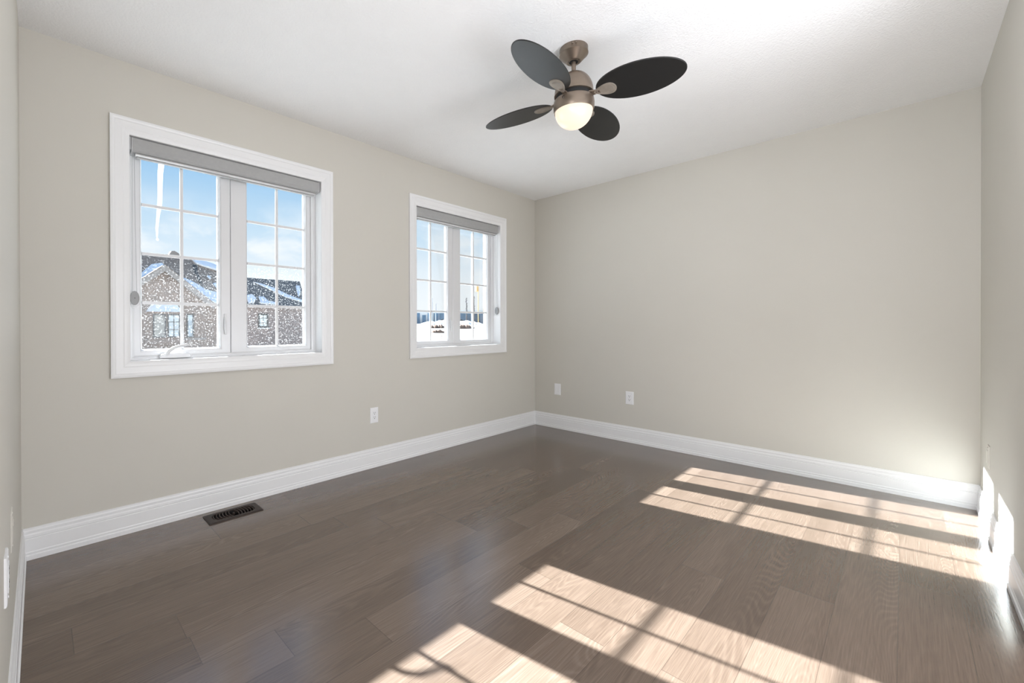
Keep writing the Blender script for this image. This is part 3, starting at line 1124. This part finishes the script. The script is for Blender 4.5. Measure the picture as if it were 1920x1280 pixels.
snowA = {
    'left': [(0.35, 27.15), (0.55, 28.22), (1.14, 28.95), (1.75, 29.17), (1.86, 28.9), (1.2, 28.35)],
    'right': [(1.9, 28.5), (2.75, 27.95), (3.02, 27.82), (3.37, 27.5), (3.72, 27.10), (4.14, 26.95), (4.75, 26.8), (4.85, 26.05), (3.67, 26.0), (3.0, 26.9)],
    'ridge': [(3.55, 29.85), (3.85, 29.93), (5.10, 29.32), (5.35, 28.6), (4.94, 28.84), (4.25, 29.11), (3.71, 29.39)],
    'small': [(4.09, 28.26), (4.22, 28.37), (4.34, 28.19), (4.23, 27.95)],
    'edge': [(4.27, 27.62), (4.46, 27.73), (4.66, 27.51), (4.5, 27.09)],
}
for k, pts in snowA.items():
    bm = BM()
    flat_patch(bm, on_A(pts), 0.16 if k == 'ridge' else 0.10, NA)
    sp = obj('snow_patch', bm, M_snow, hA, bevel=0.05)
# narrow dark streak running down the roof slope
bm = BM()
flat_patch(bm, on_A([(3.50, 29.3), (3.83, 29.3), (3.66, 28.64), (3.66, 27.46), (3.74, 27.2), (3.60, 27.34), (3.50, 28.0), (3.47, 28.63)]), 0.03, NA)
obj('dark_streak', bm, M_darkframe, hA)
bm = BM()
prism(bm, [(2.25, 29.85, 5.76), (2.95, 29.85, 5.74), (2.85, 29.85, 5.96), (2.60, 29.85, 6.10), (2.40, 29.85, 6.06)], (0, 0.5, 0))
obj('roof_vent', bm, M_fascia, hA)
# bay window
bm = BM()
prism(bm, [(0.45, 26.0, 0.15), (0.62, 25.55, 0.15), (1.98, 25.55, 0.15), (2.15, 26.0, 0.15)], (0, 0, 1.82))
bay = obj('bay_window', bm, M_brick, hA)
bm = BM()
lo = [(0.40, 26.0, 1.94), (0.55, 25.45, 1.94), (2.05, 25.45, 1.94), (2.20, 26.0, 1.94)]
hi = [(0.66, 26.0, 2.36), (0.78, 25.85, 2.36), (1.86, 25.85, 2.36), (1.96, 26.0, 2.36)]
a = [bm.verts.new(p) for p in lo]
b_ = [bm.verts.new(p) for p in hi]
for i in range(4):
    j = (i + 1) % 4
    bm.faces.new((a[i], a[j], b_[j], b_[i]))
bm.faces.new(a[::-1])
bm.faces.new(b_)
obj('bay_roof', bm, M_snow, bay)
f = far_window(bay, 'bay_pane_frame', 0.66, 1.28, 0.48, 1.80, 25.55, 0.06, M_curtain)
f = far_window(bay, 'bay_pane_frame', 1.36, 1.98, 0.48, 1.80, 25.55, 0.06, M_pane2, 2, 3)
far_window(hA, 'side_window', 2.42, 2.80, 0.44, 1.84, 26.0, 0.07, M_pane)
bm = BM()
box(bm, 0.4, 3.47, 25.94, 26.0, 0.30, 0.40)
obj('stone_band', bm, M_fascia, hA)

# --- house with the dark roof
hB = tag(empty('house', (0, 0, 0)), 'brick house with a blue-black snow-streaked roof and one small dark-framed window', 'house')
obj('wall', bbox(9.2, 16.55, 40.15, 48.5, GZ, 3.25), M_brick2, hB)
bm = BM()
vv = [bm.verts.new(p) for p in ((8.2, 39.9, 3.15), (16.9, 39.9, 3.15), (18.05, 44.3, 6.28), (8.2, 44.3, 6.28), (8.2, 48.9, 3.15), (17.4, 48.9, 3.15))]
for fidx in ((0, 1, 2, 3), (3, 2, 5, 4), (1, 5, 2), (0, 3, 4), (0, 4, 5, 1)):
    bm.faces.new([vv[i] for i in fidx])
obj('roof', bm, M_shB, hB)
NB = (0, -0.711, 1)


def on_B(pts):
    return [(x, y, 3.15 + 0.7114 * (y - 39.9)) for x, y in pts]


for pts in ([(12.55, 43.55), (13.27, 43.30), (14.37, 42.75), (15.49, 41.70), (16.80, 40.85), (16.62, 40.50), (15.04, 41.27), (13.79, 42.46)],
            [(11.0, 41.15), (11.24, 41.37), (11.72, 41.46), (11.9, 40.9), (11.5, 40.26), (10.85, 40.06)],
            [(12.11, 40.53), (12.17, 41.15), (12.75, 41.2), (12.95, 40.57), (13.9, 40.32), (13.8, 40.02), (11.99, 40.12)],
            [(17.12, 43.35), (17.60, 43.4), (17.2, 42.29), (16.56, 41.36), (16.73, 42.24)]):
    bm = BM()
    flat_patch(bm, on_B(pts), 0.12, NB)
    obj('snow_patch', bm, M_snow, hB, bevel=0.05)
obj('fascia_board', bbox(8.2, 16.9, 39.78, 39.9, 2.95, 3.2), M_fascia, hB)
wB = far_window(hB, 'side_window', 11.80, 12.78, 1.0, 2.38, 40.15, 0.14, M_pane2, 2, 3)
obj('window_sill', bbox(11.68, 12.92, 40.03, 40.15, 0.88, 0.98), M_concrete, wB)

# --- far commercial building behind the snowy field
ang = R(-44.5)
ux, uy = Vector((math.cos(ang), math.sin(ang), 0)), Vector((-math.sin(ang), math.cos(ang), 0))
org = Vector((99.0, 99.5, 0))
MB_ = Matrix(((ux.x, uy.x, 0, org.x), (ux.y, uy.y, 0, org.y), (0, 0, 1, 0), (0, 0, 0, 1)))
cb = tag(empty('office_building', (0, 0, 0)), 'long low building with blue glass front across the snowy field', 'building')


def fbox(name, mat, *a):
    bm = BM()
    box(bm, *a, mat=MB_)
    return obj(name, bm, mat, cb)


fbox('wall', M_concrete, -30, 14, 0.4, 14, 0.5, 6.55)
fbox('glass_front', M_tealglass, -7.2, 14, 0.0, 0.5, 1.2, 5.55)
fbox('roof_edge', M_concrete, -7.6, 14.2, -0.5, 0.6, 5.55, 6.35)
for x0 in (-5.6, -2.9, 1.6, 5.3, 8.6):
    fbox('column', M_pole, x0, x0 + 0.28, -0.2, 0.2, 1.2, 5.55)
for x0, x1, z0, z1 in ((-14.2, -11.9, 2.0, 5.6), (-11.1, -9.9, 2.0, 4.9), (-9.3, -7.7, 2.0, 5.6), (-19.5, -16.5, 2.0, 5.4)):
    fbox('window', M_tealglass, x0, x1, 0.2, 0.45, z0, z1)


def at(deg, dist):
    a_ = R(deg)
    x, y = -3.99 + dist * math.cos(a_), -2.73 + dist * math.sin(a_)
    return x, y, ground_h(x, y)


def pole(name, deg, dist, top, r0, mat, label, cat):
    x, y, z = at(deg, dist)
    bm = BM()
    tube(bm, [(x, y, z - 0.3), (x, y, (z + top) / 2), (x, y, top)], [r0, r0 * 0.85, r0 * 0.6], 8)
    return tag(obj(name, bm, mat), label, cat), (x, y, z)


pole('light_pole', 47.85, 138, 10.1, 0.16, M_pole, 'taller thin grey pole left in the corner window view', 'pole')
pole('light_pole', 47.35, 136, 8.3, 0.20, M_pole, 'shorter grey pole just right of the taller one', 'pole')


def spire(deg, dist, top, label):
    x, y, z = at(deg, dist)
    bm = BM()
    tube(bm, [(x, y, z - 0.2), (x + 0.1, y, (z + top) / 2), (x - 0.05, y, top)], [0.20, 0.15, 0.07], 7)
    rnd = random.Random(int(deg * 100))
    for i in range(26):
        zz = z + 2.0 + (top - z - 2.2) * i / 25
        a_ = rnd.random() * 6.28
        ln = rnd.uniform(0.35, 0.7) * (1 - 0.5 * i / 26)
        tube(bm, [(x, y, zz), (x + ln * math.cos(a_), y + ln * math.sin(a_), zz + 0.35)], [0.09, 0.04], 5)
    return tag(obj('bare_tree', bm, M_bark), label, 'tree')


spire(43.3, 133, 9.8, 'thin bare tree just left of the grille bar in the right pane')
spire(42.3, 134, 10.3, 'thickest thin bare tree, next to the yellow-headed pole')
sg = tag(empty('traffic_signal', (0, 0, 0)), 'yellow signal head on a pole at the far right of the corner window view', 'traffic signal')
x, y, z = at(41.72, 110)
bm = BM()
tube(bm, [(x, y, z - 0.3), (x, y, 11.6)], [0.10, 0.08], 8)
obj('pole', bm, M_yellow, sg)
bm = BM()
box(bm, x - 0.55, x + 0.15, y - 0.1, y + 0.55, 9.9, 11.5)
obj('signal_head', bm, M_yellow, sg, bevel=0.1)


def mound(deg0, deg1, dist, hgt, depth, mat, name, label, cat, seed):
    rnd = random.Random(seed)
    bm = BM()
    rows = []
    nseg = 26
    for i in range(nseg + 1):
        k = i / nseg
        dg = deg0 + (deg1 - deg0) * k
        env = math.sin(math.pi * k) ** 0.5 if 0 < k < 1 else 0
        hh = hgt * env * rnd.uniform(0.65, 1.0)
        prof_ = []
        for off, hz in ((-depth, -0.4), (-depth * 0.5, hh * 0.75), (0, hh), (depth * 0.6, hh * 0.6), (depth, -0.4)):
            x, y, z = at(dg, dist + off)
            prof_.append(bm.verts.new((x, y, z + hz)))
        rows.append(prof_)
    for a, b_ in zip(rows, rows[1:]):
        for i in range(4):
            bm.faces.new((a[i], a[i + 1], b_[i + 1], b_[i]))
    return tag(obj(name, bm, mat, smooth=True), label, cat)


mound(48.7, 45.6, 108, 1.0, 2.2, M_dirt, 'dirt_mound', 'longer brown dirt mound in the left pane view of the snowy field', 'dirt mound', 1)
mound(48.1, 46.0, 94, 0.8, 1.4, M_dirt, 'dirt_mound', 'nearer dirt mound below the longer one in the left pane', 'dirt mound', 2)
mound(45.2, 42.2, 106, 1.1, 2.0, M_dirt, 'dirt_mound', 'reddish dirt mound in the right pane under the blue glass building', 'dirt mound', 3)
mound(49.5, 41.0, 124, 1.4, 3.0, M_snow, 'snow_bank', 'low snow bank in front of the far blue building', 'snow bank', 5)


def shrub(deg, dist, r_, label, seed):
    rnd = random.Random(seed)
    x, y, z = at(deg, dist)
    bm = BM()
    for i in range(7):
        s = r_ * rnd.uniform(0.45, 0.8)
        bmesh.ops.create_icosphere(bm, subdivisions=2, radius=s, matrix=Matrix.Translation((x + rnd.uniform(-r_, r_), y + rnd.uniform(-r_, r_), z + s * 0.8 + rnd.uniform(0, r_ * 0.8))))
    for v in bm.verts:
        v.co += Vector((rnd.uniform(-1, 1), rnd.uniform(-1, 1), rnd.uniform(-1, 1))) * r_ * 0.12
    return tag(obj('shrub', bm, M_shrub), label, 'shrub')


shrub(44.95, 130, 0.85, 'dark shrub at the left of the right pane before the blue building', 1)
shrub(43.9, 128, 0.8, 'dark shrub against the grille bar of the right pane', 2)
shrub(46.1, 128, 0.9, 'dark shrub at the right of the left pane', 3)

# bare sapling in the near snow
x, y, z = at(46.55, 78)
bm = BM()
tube(bm, [(x, y, z - 0.1), (x, y, z + 0.9), (x + 0.1, y, z + 1.4)], [0.06, 0.05, 0.02], 6)
for a_, zz in ((0.6, 0.5), (2.6, 0.7), (3.6, 0.9), (5.7, 0.8)):
    tube(bm, [(x, y, z + zz), (x + 0.45 * math.cos(a_), y + 0.45 * math.sin(a_), z + zz + 0.5)], [0.035, 0.012], 5)
tag(obj('bare_sapling', bm, M_dirt), 'small leafless sapling in the snow below the dirt mounds', 'sapling')
